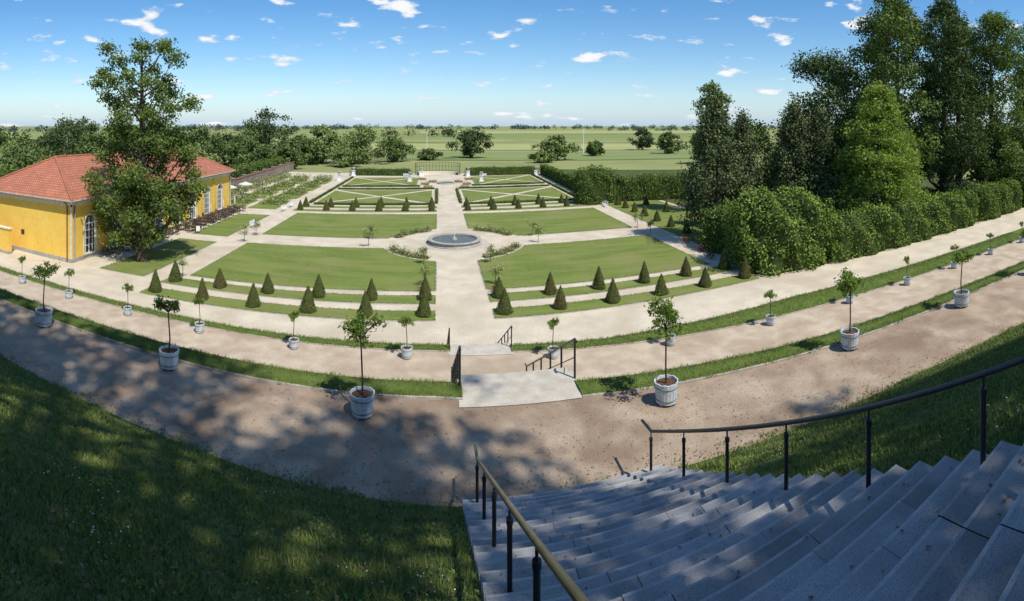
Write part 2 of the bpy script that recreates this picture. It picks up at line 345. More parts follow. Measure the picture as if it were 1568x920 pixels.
MB().add([(.5,11.75,7.508),(3.55,11.7,7.508),(3.55,13.06,7.508),(.5,13.06,7.508)],[[0,1,2,3]],'step_pale').obj('stair_landing_slab')
MB().add([(.5,23.3,3.508),(3.55,23.2,3.508),(3.55,24.25,3.508),(.5,24.25,3.508)],[[0,1,2,3]],'step_pale').obj('stair_landing_slab')
def rail_main(x,sgn):
    mb=MB(); ys=[8.49-1.285*i for i in range(9)]
    def gz(y): return 7.5+.54*max(0,8.5-y)
    H=.91
    for y in ys:
        z=gz(y); mb.tube([(x,y,z-.05),(x,y,z+.02)],.045,'black',10); mb.tube([(x,y,z),(x,y,z+H-.13)],.026,'black',10)
        mb.tube([(x,y,z+H-.15),(x,y,z+H-.10)],.033,'black',10); mb.tube([(x,y,z+H-.10),(x,y,z+H)],.012,'black',8)
    pts=[(x,ys[0]+.42,gz(ys[0])+H-.01),(x,ys[0]+.40,gz(ys[0])+H+.0),(x,ys[0]+.1,gz(ys[0])+H+.02)]
    for y in ys: pts.append((x,y,gz(y)+H+.02))
    mb.tube(pts,.027,'railtop' if sgn<0 else 'black',12)
    mb.obj('stair_handrail')
rail_main(.66,-1); rail_main(3.78,1)
def rail_small(x,y0,z0,y1,z1):
    mb=MB(); n=6
    for i in range(n):
        t=i/(n-1); y=y0+(y1-y0)*t; z=z0+(z1-z0)*t
        mb.tube([(x,y,z-.1),(x,y,z+1.0)],.03,'black',8)
    mb.tube([(x,y0-.15,z0+1.0),(x,y0,z0+1.02),(x,y1,z1+1.02),(x,y1+.25,z1+1.0)],.03,'black',8)
    mb.tube([(x,y0,z0+.55),(x,y1,z1+.55)],.014,'black',6)
    mb.obj('stair_handrail')
for x in (.55,3.49):
    rail_small(x,12.65,7.5,19.8,3.5); rail_small(x,23.9,3.5,30.1,0)

# ------------------------------------------------------------------ grass blades on the near bank
n=300000
th=R.uniform(-.92,1.2,n); r=1.6+R.random(n)**1.15*15
x=r*np.sin(th); y=r*np.cos(th)
ok=(y<Yf(x)+.06+.10*np.sin(x*2.2)+.05*np.sin(x*7)+.04*np.sin(x*17))&~((x>SX0-.03)&(x<SX1+.03))
x=x[ok];y=y[ok];r=r[ok]
nb=len(x); z=slz(x,y)
vn=(np.sin(x*1.7+np.sin(y*2))*np.sin(y*2.3+x*.5)*.5+.5)*.6+.4*(np.sin(x*4.1+2*np.sin(y*3.3))*np.sin(y*5.1+x)*.5+.5)
keep=R.random(nb)<(.45+.55*vn); x,y,z,r,vn=x[keep],y[keep],z[keep],r[keep],vn[keep]; nb=len(x)
hgt=R.uniform(.03,.085,nb)*(.5+.9*vn); wd=R.uniform(.004,.008,nb)*(1+r*.06); an=R.uniform(0,6.283,nb); la=R.uniform(0,6.283,nb); le=R.uniform(.2,1.1,nb)*hgt
V=np.empty((nb,3,3)); V[:,0]=np.stack([x-np.cos(an)*wd,y-np.sin(an)*wd,z-.01],1); V[:,1]=np.stack([x+np.cos(an)*wd,y+np.sin(an)*wd,z-.01],1)
V[:,2]=np.stack([x+np.cos(la)*le,y+np.sin(la)*le,z+hgt],1)
mb=MB(); mb.add(V.reshape(-1,3),np.arange(nb*3).reshape(nb,3),'blade',np.clip(.45*vn+R.uniform(0,.6,nb)**1.3,0,1))
def onbank(n,rmax=12):
    th=R.uniform(-.92,1.2,n); r=1.8+R.random(n)*rmax; cx=r*np.sin(th); cy=r*np.cos(th); ok=(cy<Yf(cx)-.1)&~((cx>SX0-.03)&(cx<SX1+.03)); return cx[ok],cy[ok]
cx,cy=onbank(14000); q_=np.sin(cx*2.3+1)*np.sin(cy*2.9+cx); k_=q_>.1; cx,cy=cx[k_],cy[k_]
mb.leaves(np.stack([cx,cy,slz(cx,cy)+.04],1),.045,'weed',R.random(len(cx)),up=1.5)
cx,cy=onbank(9000); cl=np.sin(cx*1.1+2)*np.sin(cy*1.6+cx*.6)+.5*np.sin(cx*2.9)*np.sin(cy*3.3)
ok=(cl>.66)&(R.random(len(cx))<.35); cx,cy=cx[ok],cy[ok]
mb.leaves(np.stack([cx,cy,slz(cx,cy)+.06],1),.017,'clover',np.full(len(cx),.5),up=2,asp=1)
cx,cy=onbank(1100,10)
mb.leaves(np.stack([cx,cy,slz(cx,cy)+.05],1),.05,'brownleaf',np.full(len(cx),.5),up=2)
mb.obj('grass_blades')
def vergegrass(fy,fw,z,n,x0,x1,hs):
    x=R.uniform(x0,x1,n); x=x[(x<GA-.02)|(x>GB+.02)]; n=len(x); y=fy(x)-.05-.05*R.random(n)*(np.sin(x*3)+np.sin(x*7.7))+R.random(n)*(fw(x)+.08)
    hgt=R.uniform(.03,.1,n)*hs; wd=.008*hs; an=R.uniform(0,6.283,n); la=R.uniform(0,6.283,n); le=R.uniform(.2,1,n)*hgt
    V=np.empty((n,3,3)); V[:,0]=np.stack([x-np.cos(an)*wd,y-np.sin(an)*wd,np.full(n,z)],1); V[:,1]=np.stack([x+np.cos(an)*wd,y+np.sin(an)*wd,np.full(n,z)],1)
    V[:,2]=np.stack([x+np.cos(la)*le,y+np.sin(la)*le,z+hgt],1)
    return V
mb=MB()
V=vergegrass(Yu,lambda x:.7,7.53,60000,-18,26,1); mb.add(V.reshape(-1,3),np.arange(len(V)*3).reshape(-1,3),'blade',R.uniform(.1,.85,len(V)))
V=vergegrass(Ym,Wm,3.53,50000,-32,45,1.6); mb.add(V.reshape(-1,3),np.arange(len(V)*3).reshape(-1,3),'blade',R.uniform(.15,.85,len(V)))
mb.obj('verge_grass')
n=2600; x=R.uniform(-16,16,n); y=Yf(x)+.05+R.random(n)**2.2*(Yu(x)-Yf(x)-.2)
mb=MB(); mb.leaves(np.stack([x,y,np.full(n,7.505)],1),.04,'brownleaf',np.full(n,.5),up=4); 
n=3500; x=R.uniform(-14,14,n); y=Yf(x)+.1+R.random(n)*(Yu(x)-Yf(x)-.3)
mb.leaves(np.stack([x,y,np.full(n,7.503)],1),.03,'kerb',np.full(n,.5),up=2)
n=900; x=R.uniform(-16,20,n); y=Yf(x)+.05+np.abs(R.normal(size=n))*.25
mb.leaves(np.stack([x,y,np.full(n,7.51)],1),.05,'weed',np.full(n,.5),up=2)
n=320; x=R.uniform(SX0+.05,SX1-.05,n); k=R.integers(0,30,n); y=8.65-.3*k-R.uniform(.03,.28,n)
mb.leaves(np.stack([x,y,7.5+.16*(k+1)+.012],1),.04,'brownleaf',np.full(n,.5),up=5)
mb.obj('fallen_leaves')

# ------------------------------------------------------------------ garden layout
def g(x,y): return (x,y*(1+.0011*(x-2)))
def arcpts(cx,cy,r,a0,a1,n=14): return [(cx+r*math.cos(a0+(a1-a0)*i/n),cy+r*math.sin(a0+(a1-a0)*i/n)) for i in range(n+1)]
def mirror(p): return [(4.0-x,y) for x,y in p][::-1]
def dens(poly,step=3):
    o=[]
    for i in range(len(poly)):
        a=poly[i]; b2=poly[(i+1)%len(poly)]; L_=math.hypot(b2[0]-a[0],b2[1]-a[1]); m_=max(1,int(L_/step))
        for j in range(m_): o.append((a[0]+(b2[0]-a[0])*j/m_,a[1]+(b2[1]-a[1])*j/m_))
    return o
edge_grass=[]
def lawn(poly,h=.05,edge=True,name='lawn'):
    P=[g(*p) for p in dens(poly)]
    if edge:
        mb=MB(); ring=[]; n=len(P)
        for i in range(n):
            a=np.array(P[i-1]);b2=np.array(P[(i+1)%n]); t=b2-a; t/=np.linalg.norm(t); ring.append((P[i][0]+t[1]*.14,P[i][1]-t[0]*.14))
            a=np.array(P[i]); b2=np.array(P[(i+1)%n]); Ls=np.linalg.norm(b2-a); m_=int(Ls*14); tt=R.random((m_,1)); edge_grass.append(np.column_stack([a+(b2-a)*tt+R.normal(size=(m_,2))*.04,np.full(m_,h+.02)]))
        V=[(x,y,.03) for x,y in P]+[(x,y,.03) for x,y in ring]+[(x,y,-.02) for x,y in ring]
        mb.add(V,[[i,(i+1)%n,(i+1)%n+n,i+n] for i in range(n)]+[[i+n,(i+1)%n+n,(i+1)%n+2*n,i+2*n] for i in range(n)],'kerb'); mb.obj('lawn_edging')
    MB().prism(P,-.02,h,'lawn').obj(name)
r=8.6; cx,cy=2,61
a0=math.pi+math.asin((cy-58.4)/r); a1=math.pi+math.acos(2.2/r)
fl=[(-22.2,43.3),(-.2,43.3)]+arcpts(cx,cy,r,a1,a0)[0:]+[(-22.2,58.4)]
r2=8.6; b0=math.pi-math.asin((63.7-cy)/r2); b1=math.pi-math.acos(2.2/r2)
bl=[(-22.2,63.7)]+arcpts(cx,cy,r2,b0,b1)+[(-.2,81),(-22.2,81)]
for p in (fl,bl): lawn(p); lawn(mirror(p))
for (ya,yb) in ((40.2,42.1),(36.7,38.6),(83.2,85),(87,88.8)):
    p=[(-23.6,ya),(-.2,ya),(-.2,yb),(-23.6,yb)]; lawn(p); lawn(mirror(p))
lawn([(-30.8,41),(-25.9,41),(-25.9,57.5),(-30.8,57.5)]); lawn([(-30.8,61),(-25.9,61),(-25.9,78),(-30.8,78)])
lawn([(29.6,50),(40,50),(40,86),(29.6,86)])
eg=np.concatenate(edge_grass); MB().leaves(eg,.11,'weed',R.random(len(eg)),up=.2).obj('lawn_edge_grass')
def diag(x0,x1,y0,y1,w=1.3):
    xm,ym=(x0+x1)/2,(y0+y1)/2; dx,dy=(x1-x0),(y1-y0); ox=w*math.hypot(dx,dy)/dy/2; oy=w*math.hypot(dx,dy)/dx/2
    lawn([(x0+ox,y0),(x1-ox,y0),(xm,ym-oy)],edge=False); lawn([(x0+ox,y1),(xm,ym+oy),(x1-ox,y1)][::1],edge=False)
    lawn([(x0,y0+oy),(xm-ox,ym),(x0,y1-oy)],edge=False); lawn([(x1,y0+oy),(x1,y1-oy),(xm+ox,ym)],edge=False)
diag(-22,-1.2,92,112); diag(5.2,26,92,112)
diag(-22,-5,120,140,1.1); diag(9,26,120,140,1.1)
for yy in range(4):
    for xx in range(2):
        lawn([(-38+xx*6.2,84+yy*13),(-33+xx*6.2,84+yy*13),(-33+xx*6.2,94+yy*13),(-38+xx*6.2,94+yy*13)],edge=False,name='flower_bed_grass')
MB().add([(44,37.2,.02),(100,35,.02),(140,120,.02),(40,160,.02),(30.5,150,.02),(30.5,88,.02),(41,87,.02),(41,50,.02),(31,48,.02),(31,39,.02)],[list(range(10))],'woodfloor').obj('woodland_grass')

# ------------------------------------------------------------------ hedges
def hedge(name,p0,p1,w_,h,leaf=.2,dn=30,k='hedge',lump=.12,z0=0,pw=.32,seed=1,round_end=True):
    rg=np.random.default_rng(seed); p0=np.array(p0,float); p1=np.array(p1,float); Ln=np.linalg.norm(p1-p0); d=(p1-p0)/Ln; nr=np.array([d[1],-d[0]])
    ph=rg.uniform(0,6,8)
    def surf(s,phi,scl=1.):
        c=np.cos(phi); sn=np.sin(phi)
        a=np.sign(c)*np.abs(c)**pw*w_/2; zz=np.abs(sn)**pw*h
        lm=lump*(np.sin(s*1.3+ph[0]+zz*.9)+.7*np.sin(s*3.1+ph[1]+zz*2+a)+.5*np.sin(zz*2.6+ph[2]+s*.7)+.5*np.sin(s*.37+ph[3]))
        f=1+lm/(w_/2); a=a*f*scl; zz=zz*(1+lm/h*.8)*scl
        e=np.minimum(s,Ln-s); er=w_*.35; k_=np.sqrt(np.clip(1-(1-np.clip(e/er,0,1))**2,0,1)) if round_end else 1
        a=a*(.55+.45*k_); zz=zz*(.85+.15*k_)
        P=p0[None]+d[None]*s[:,None]+nr[None]*a[:,None]
        return np.column_stack([P,z0+zz])
    ns=max(6,int(Ln/.8)); npz=13; mb=MB()
    ss=np.linspace(0.1,Ln-.1,ns); pp=np.linspace(0,math.pi,npz)
    G=np.concatenate([surf(np.full(npz,s_),pp,.94) for s_ in ss]); F=[]
    for i in range(ns-1):
        for j in range(npz-1): F.append([i*npz+j,i*npz+j+1,(i+1)*npz+j+1,(i+1)*npz+j])
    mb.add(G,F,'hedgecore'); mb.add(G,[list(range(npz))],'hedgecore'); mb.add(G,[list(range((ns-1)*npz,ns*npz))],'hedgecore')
    n=int(Ln*(w_+2*h)*dn); s_=rg.uniform(0,Ln,n)
    tp=np.linspace(0,math.pi,200); tt=surf(np.full(200,Ln/2),tp); dl=np.concatenate([[0],np.cumsum(np.linalg.norm(np.diff(tt,axis=0),axis=1))]); phi=np.interp(rg.uniform(0,dl[-1],n),dl,tp)
    P=surf(s_,phi)+rg.normal(size=(n,3))*leaf*.5
    nrm=np.column_stack([nr[0]*np.cos(phi),nr[1]*np.cos(phi),np.sin(phi)])
    v=.45+.25*np.sin(s_*.9+ph[4])*np.sin(P[:,2]*1.3+ph[5])+rg.uniform(-.35,.35,n)
    mb.leaves(P,leaf,k,v,up=.3,rng=rg,nrm=nrm,nbias=.8)
    for e,sg in ((0,-1),(Ln,1)):
        m_=int(w_*h*dn); a=rg.uniform(-.5,.5,m_)*w_*.9; zz=rg.uniform(0,1,m_)*h*.9
        P=p0+d*e; P=np.column_stack([P[0]+nr[0]*a+d[0]*sg*(1-(2*np.abs(a)/w_)**2)*.35,P[1]+nr[1]*a+d[1]*sg*(1-(2*np.abs(a)/w_)**2)*.35,z0+zz])+rg.normal(size=(m_,3))*leaf*.4
        mb.leaves(P,leaf,k,rg.uniform(.1,.9,m_),rng=rg,nrm=np.tile(np.array([d[0]*sg,d[1]*sg,0]),(m_,1)),nbias=.8)
    return mb.obj(name)
hedge('clipped_hedge',(36.4,38.6),(64,37.5),4.0,4.6,.25,28,'hedgey',.28,seed=3,pw=.4)
hedge('clipped_hedge',(65.4,37.5),(78,37.0),4.0,4.9,.25,24,'hedgey',.28,seed=33,pw=.4)
hedge('rounded_hornbeam_hedge',(28.2,42.4),(37.1,40.2),8.0,7.2,.27,28,'hedgey',.42,seed=4,pw=.75)
hedge('clipped_hedge',(30.6,51),(31.5,46),4.2,5.0,.26,26,'hedge',.2,seed=5,pw=.7)
hedge('clipped_hedge',(80.5,36.5),(100,35),4,5.2,.3,16,'hedge',.22,seed=6)
hedge('hedge_arbour',(24.8,88.5),(31.5,88.5),4,6.6,.28,22,'hedge',.25,seed=7,pw=.55)
hedge('border_hedge',(32,89.5),(52,88),3,4.6,.28,20,'hedge',.15,seed=8)
hedge('border_hedge',(29.5,92),(30.5,146),1.8,3.0,.28,14,'hedge',.1,seed=9)
hedge('border_hedge',(-24.5,143),(-7.5,143.6),1.6,2.0,.28,14,'hedge',.08,seed=10)
hedge('border_hedge',(8,143.6),(29,146),1.6,2.4,.28,14,'hedge',.08,seed=11)
hedge('border_hedge',(-44.5,92),(-48,150),3,4.5,.35,10,'hedge',.2,seed=12)
hedge('border_hedge',(-75,50),(-53,52),3,7.5,.35,10,'hedge',.25,seed=13)
sd=20
for (a,b2) in (((-22,90.8),(-.6,90.8)),((4.6,90.8),(26,90.8)),((-22,113.4),(-.6,113.4)),((4.6,113.4),(26,113.4)),((-.2,92),(-.2,112)),((4.2,92),(4.2,112)),((-22.9,92),(-22.9,140)),((26.9,92),(26.9,140)),((-22,118.6),(-4,118.6)),((8,118.6),(26,118.6))):
    sd+=1; hedge('box_hedge',g(*a),g(*b2),.5,.4,.16,30,'hedge',.03,seed=sd)

# ------------------------------------------------------------------ topiary cones (shared meshes)
def cone_mesh(seed,h=1.9,rb=.58,k='topiary'):
    rg=np.random.default_rng(seed); mb=MB()
    prof=[(rb*.86,.03),(rb*.9,.25),(rb*.66,.8),(rb*.38,1.3),(rb*.12,1.75),(.02,h-.02)]
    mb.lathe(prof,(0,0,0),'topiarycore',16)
    n=2200; t=1-np.sqrt(rg.random(n)); z=t*h; a=rg.uniform(0,6.283,n); rr=np.interp(z,[0,.15,.3,h],[rb*.86,rb,rb*.93,.03])*(1+.07*np.sin(a*3+z*4+seed)+.05*np.sin(a*5-z*7))
    P=np.column_stack([rr*np.cos(a),rr*np.sin(a),z+.02])+rg.normal(size=(n,3))*.022
    nrm=np.column_stack([np.cos(a),np.sin(a),np.full(n,.35)])
    mb.leaves(P,.085,k,rg.uniform(0,1,n),rng=rg,nrm=nrm,nbias=1.)
    return mb.mesh('topiary_cone')
cms=[cone_mesh(i,k=('topiaryb' if i in (1,4) else 'topiary')) for i in range(6)]
def cone(x,y,sc=1): 
    gx,gy=g(x,y); place(cms[R.integers(6)],'topiary_cone',(gx,gy,.04),rz=R.uniform(0,6),sc=(sc*R.uniform(.88,1.08),sc*R.uniform(.88,1.08),sc*R.uniform(.86,1.06)))
for row,kx in ((41.15,0),(37.65,0)):
    for i in range(6):
        cone(-1-4.33*i,row); cone(5-.0+4.33*i,row)
for row in (84.1,87.9):
    for i in range(6): cone(-1-4.33*i,row+.2); cone(5+4.33*i,row+.2)
for y in (57,61.5,66,70.5,74.5,78.5,82,85.5): cone(31.3,y)
for x in (36,):
    for y in (72,80): cone(x,y)

# ------------------------------------------------------------------ potted trees
def pot_mesh(seed,crown=.52,th=2.2):
    rg=np.random.default_rng(seed); mb=MB(); n=20
    for j in range(n):
        a=2*math.pi*(j+.5)/n; w2=.088
        r0,r1=.255,.305
        c,s_=math.cos(a),math.sin(a); t=np.array([-s_,c,0]); rr=np.array([c,s_,0])
        V=[]
        for (rad_,zz,ww) in ((r0,.06,w2*.82/2),(r1,.56+(.012 if j%2 else 0),w2*1.0/2)):
            for o in (0,.03):
                for sgn in (-1,1): V.append(rr*(rad_-o)+t*sgn*ww+np.array([0,0,zz]))
        mb.add(V,[[0,1,5,4],[2,6,7,3],[4,5,7,6],[0,4,6,2],[1,3,7,5]],'tubwhite')
    for z,r_ in ((.15,.270),(.45,.298)):
        mb.lathe([(r_,z-.014),(r_+.006,z-.014),(r_+.008,z+.014),(r_,z+.014)],(0,0,0),'tubhoop',24)
    mb.lathe([(.245,.05),(.295,.55)],(0,0,0),'tubwhite',20); mb.lathe([(.0,.50),(.285,.50)],(0,0,0),'soil',20); mb.lathe([(0,.06),(.25,.06)],(0,0,0),'tubwhite',20)
    for a in (0,math.pi/2,math.pi,3*math.pi/2): mb.box((.22*math.cos(a),.22*math.sin(a),.03),(.08,.08,.06),'tubhoop',a)
    for a in (0,math.pi): mb.tube([(.31*math.cos(a),-.06,.50),(.36*math.cos(a),-.03,.53),(.36*math.cos(a),.03,.53),(.31*math.cos(a),.06,.50)],.008,'tubhoop',6)
    b=[rg.uniform(-.03,.03) for _ in range(4)]
    zc=th-crown*.85
    mb.tube([(0,0,.48),(b[0],b[1],.9),(b[2],b[3],zc-.2)],[.028,.022,.02],'bark',8)
    cl=[]
    for i in range(15):
        d=rg.normal(size=3); d/=np.linalg.norm(d); d[2]=d[2]*.9+.05
        c=np.array([b[2],b[3],zc])+d*crown*rg.uniform(.35,1.0)*np.array([1.12,1.12,1]); cl.append(c)
        mb.tube([(b[2],b[3],zc-.25),((b[2]+c[0])/2,(b[3]+c[1])/2,(zc-.15+c[2])/2),tuple(c)],[.013,.009,.004],'bark',5)
    cl=np.array(cl); n=int(2100*crown); ci=rg.integers(0,len(cl),n); P=cl[ci]+rg.normal(size=(n,3))*crown*.17
    cv=rg.uniform(-.2,.2,len(cl))[ci]
    mb.leaves(P,.10,'citrus',.5+cv+rg.uniform(-.4,.4,n),up=.6,asp=.5,rng=rg)
    return mb.mesh('potted_tree')
pms=[pot_mesh(40+i,crown=[.46,.36,.48,.32][i],th=[2.5,2.25,2.5,2.2][i]) for i in range(4)]
def pot(x,y,z,k,sc): place(pms[k],'potted_tree',(x,y,z),rz=R.uniform(0,6),sc=sc*R.uniform(.95,1.05))
for i,(x,y) in enumerate([(-1.69,11.35),(-6.9,11.86),(-11.6,11.9),(5.2,10.8),(10.8,10.3),(15.76,9.5),(20.6,8.9),(-17.2,12),(25.6,8)]): pot(x,y,7.49,[0,3,1,2,0,1,2,0,1][i],.9)
for i,x in enumerate([-1.4,-6.7,-11.7,-16.2,-20.6,-24.8,5.2,10.8,16.4,21.9,26.9,32,36.9,-30,42]):
    pot(x,float(Ym(x))-.75,3.49,[1,3,3,1][i%4],.82)

def bush(name,x,y,h,w_,k,n=260,leaf=.12,stem=0,fl=None,seed=0,z0=.04):
    rg=np.random.default_rng(seed); mb=MB(); 
    mb.tube([(0,0,0),(0,0,max(stem,.2)+h*.4)],.03,'bark',6)
    cl=rg.normal(size=(7,3))*np.array([w_*.22,w_*.22,h*.2])+np.array([0,0,stem+h*.5]); ci=rg.integers(0,7,n)
    P=cl[ci]+rg.normal(size=(n,3))*w_*.14; P[:,2]=np.abs(P[:,2])
    mb.leaves(P,leaf,k,rg.uniform(0,1,n),rng=rg)
    if fl:
        m_=n//6; ci=rg.integers(0,7,m_); mb.leaves(cl[ci]+rg.normal(size=(m_,3))*w_*.17,leaf*.7,fl,rg.uniform(0,1,m_),up=1,asp=1,rng=rg)
    gx,gy=g(x,y); return mb.obj(name,(gx,gy,z0))
sd=100
for (x,y) in ((-8,59.3),(-1.1,44.6),(5.1,44.6),(12,59.3),(-22.8,58.8),(26.8,58.8),(-22.8,63),(26.8,63),(-1.4,51.7),(5.4,51.7),(-22.6,42.5),(-8,63.2),(12,63.2)):
    sd+=1; bush('standard_rose',x,y,.9,1.1,'midleaf',380,.13,stem=.9,fl='flower',seed=sd)
for (x,y,k) in ((5.0,42.6,'rose'),(-1.0,43.1,'rose'),(27.3,44.8,'rose'),(28,48,'rose'),(28.4,52,'rose')):
    sd+=1; bush('red_flower_bush',x,y,.9,1.0,'plum',260,.12,fl='rose',seed=sd)
def flowerbed_arc(a0,a1,rr,name='rose_hedge'):
    n=2600; a=R.uniform(a0,a1,n); r_=rr+R.normal(size=n)*.3; x=2+r_*np.cos(a); y=61+r_*np.sin(a); z=np.abs(R.normal(size=n))*.22*(1+.4*np.sin(a*23))+.05
    yy=y*(1+.0011*(x-2)); mb=MB(); mb.leaves(np.column_stack([x,yy,z]),.14,'weed',R.uniform(0,1,n))
    m_=260; i=R.integers(0,n,m_); mb.leaves(np.column_stack([x[i],yy[i],z[i]+.1]),.11,'flower',R.uniform(0,1,m_),up=1,asp=1); mb.obj(name)
for (a0,a1) in ((math.radians(202),math.radians(248)),(math.radians(292),math.radians(338)),(math.radians(112),math.radians(158)),(math.radians(22),math.radians(68))): flowerbed_arc(a0,a1,7.75)
def flowerpatch(name,x0,x1,y0,y1,n,h,leaf=.3,fk='flower',ff=.25,k='midleaf'):
    x=R.uniform(x0,x1,n); y=R.uniform(y0,y1,n); lump=(np.sin(x*2.1)*np.sin(y*1.7)+1)/2; z=R.random(n)*h*(.4+lump)
    m_=int(n*ff); mb=MB(); P=np.column_stack([x,y,z+.05]); mb.leaves(P[m_:],leaf,k,R.uniform(0,1,n-m_)); mb.leaves(P[:m_]+[0,0,.1],leaf*.7,fk,R.uniform(0,1,m_),up=1,asp=1); mb.obj(name)
for yy in range(4):
    for xx in range(2):
        flowerpatch('flower_bed',-37.6+xx*6.2,-33.4+xx*6.2,85+yy*13,93+yy*13,900,1.0,.32,ff=.06)
flowerpatch('flower_bed',-41.5,-39.4,84,135,3000,1.6,.35,ff=.08)
for sx in (-1,1):
    for (dx,y0,n) in ((5.0,122,500),(3.2,127,400),(6,133,400),(4.2,116,350)):
        cx=2+sx*dx; flowerpatch('flower_bed',cx-1.0,cx+1.0,y0-1.5,y0+1.5,n,.4,.2,fk='rose',ff=.2)

# ------------------------------------------------------------------ fountain
fx,fy=g(2,61); mb=MB()
mb.lathe([(3.35,0),(3.35,.12),(3.1,.14),(3.05,.42),(3.2,.46),(3.22,.56),(2.75,.58),(2.7,.5),(2.7,.1)],(0,0,0),'greystone',64,False)
mb.lathe([(3.35,.02),(4.1,.02),(4.1,0)],(0,0,0),'step_pale',64,False)
mb.lathe([(0.0,.42),(2.72,.42)],(0,0,0),'water',48,False)
mb.lathe([(.35,.1),(.3,.6),(.12,.7),(.08,.95),(0,1.0)],(0,0,0),'greystone',16)
P=R.normal(size=(300,3))*np.array([.08,.08,0]); zz=R.random(300)*.9; P[:,2]=.9+zz; P[:,:2]*=(.4+zz[:,None]*.9)
mb.leaves(P,.05,'foam',np.full(300,.5),asp=1); mb.obj('round_fountain',(fx,fy,.0))
mb=MB(); mb.lathe([(2.2,0),(2.2,.3),(1.9,.32),(1.9,.1)],(0,0,0),'greystone',40,False); mb.lathe([(0,.2),(1.9,.2)],(0,0,0),'water',32); mb.obj('small_basin',(2,124,0))

# ------------------------------------------------------------------ benches, pedestals, end trellis
def bench(x,y,rz):
    mb=MB()
    for i in range(3): mb.box((0,-.16+.16*i,.45),(1.9,.12,.04),'white')
    for i in range(3): mb.box((0,.27,.6+.15*i),(1.9,.03,.10),'white')
    for sx in (-.8,.8):
        mb.box((sx,-.18,.215),(.07,.07,.43),'white'); mb.box((sx,.27,.49),(.07,.06,.98),'white'); mb.box((sx,.03,.66),(.06,.5,.05),'white'); mb.box((sx,-.18,.55),(.06,.06,.18),'white')
    mb.obj('white_bench',(x,y,0.01),rz=rz)
for (x,y,rz) in ((-24.9,80.2,math.pi/2),(-24.9,84.5,math.pi/2),(28.6,84,-math.pi/2),(29,98,-math.pi/2),(-8.5,139.5,0),(12.5,139.5,0),(-24.9,66,math.pi/2)): bench(x,y,rz)
def pedestal(x,y):
    mb=MB(); mb.box((0,0,.15),(1.2,1.2,.3),'white'); mb.box((0,0,.85),(.85,.85,1.1),'white'); mb.box((0,0,1.46),(1.1,1.1,.12),'white')
    mb.lathe([(.12,1.52),(.3,1.6),(.12,1.75),(.42,2.2),(.5,2.45),(.38,2.5),(0,2.5)],(0,0,0),'greystone',16); mb.obj('stone_urn_pedestal',(x,y,0))
for (x,y) in ((-23.5,141),(-25,128),(27.6,141.5),(-4.5,142),(8.5,142),(-7,128),(11,128)): pedestal(x,y)
mb=MB()
for i in range(22):
    a=math.pi*i/21; x=0+6.4*math.cos(a); y=145+3.4*math.sin(a)
    mb.tube([(x,y,0),(x,y,3.5)],.045,'black',6)
pts=[(0+6.4*math.cos(math.pi*i/40),145+3.4*math.sin(math.pi*i/40)) for i in range(41)]
for z in (1.2,2.4,3.45): mb.tube([(x,y,z) for x,y in pts],.04,'black',5)
mb.obj('iron_trellis')
mb=MB(); V=[(x,y,z) for z in (0,.9) for x,y in [(5.9*math.cos(math.pi*i/40),145+2.9*math.sin(math.pi*i/40)) for i in range(41)]]
mb.add(V,[[i,i+1,i+42,i+41] for i in range(40)],'greystone'); V2=[(x,y,.9) for q in (5.9,5.3) for x,y in [(q*math.cos(math.pi*i/40),145+(q-3.0)*math.sin(math.pi*i/40)) for i in range(41)]]
mb.add(V2,[[i,i+1,i+42,i+41] for i in range(40)],'white'); V=[(x,y,z) for z in (0,.9) for x,y in [(5.3*math.cos(math.pi*i/40),145+2.3*math.sin(math.pi*i/40)) for i in range(41)]]
mb.add(V,[[i,i+1,i+42,i+41] for i in range(40)],'cream'); mb.obj('curved_stone_bench_wall')
mb=MB(); ys=np.arange(84,150,8.)
for i,y in enumerate(ys):
    x=-42-(y-84)*.05; mb.box((x,y+4,1.25),(.5,7.5,2.5),'wallstone',.05); mb.box((x,y+4,2.56),(.7,7.5,.12),'roof',.05); mb.box((x+.2,y,1.4),(.75,.75,2.8),'wallstone'); mb.box((x+.2,y,2.86),(.95,.95,.12),'greystone')
mb.obj('garden_wall')

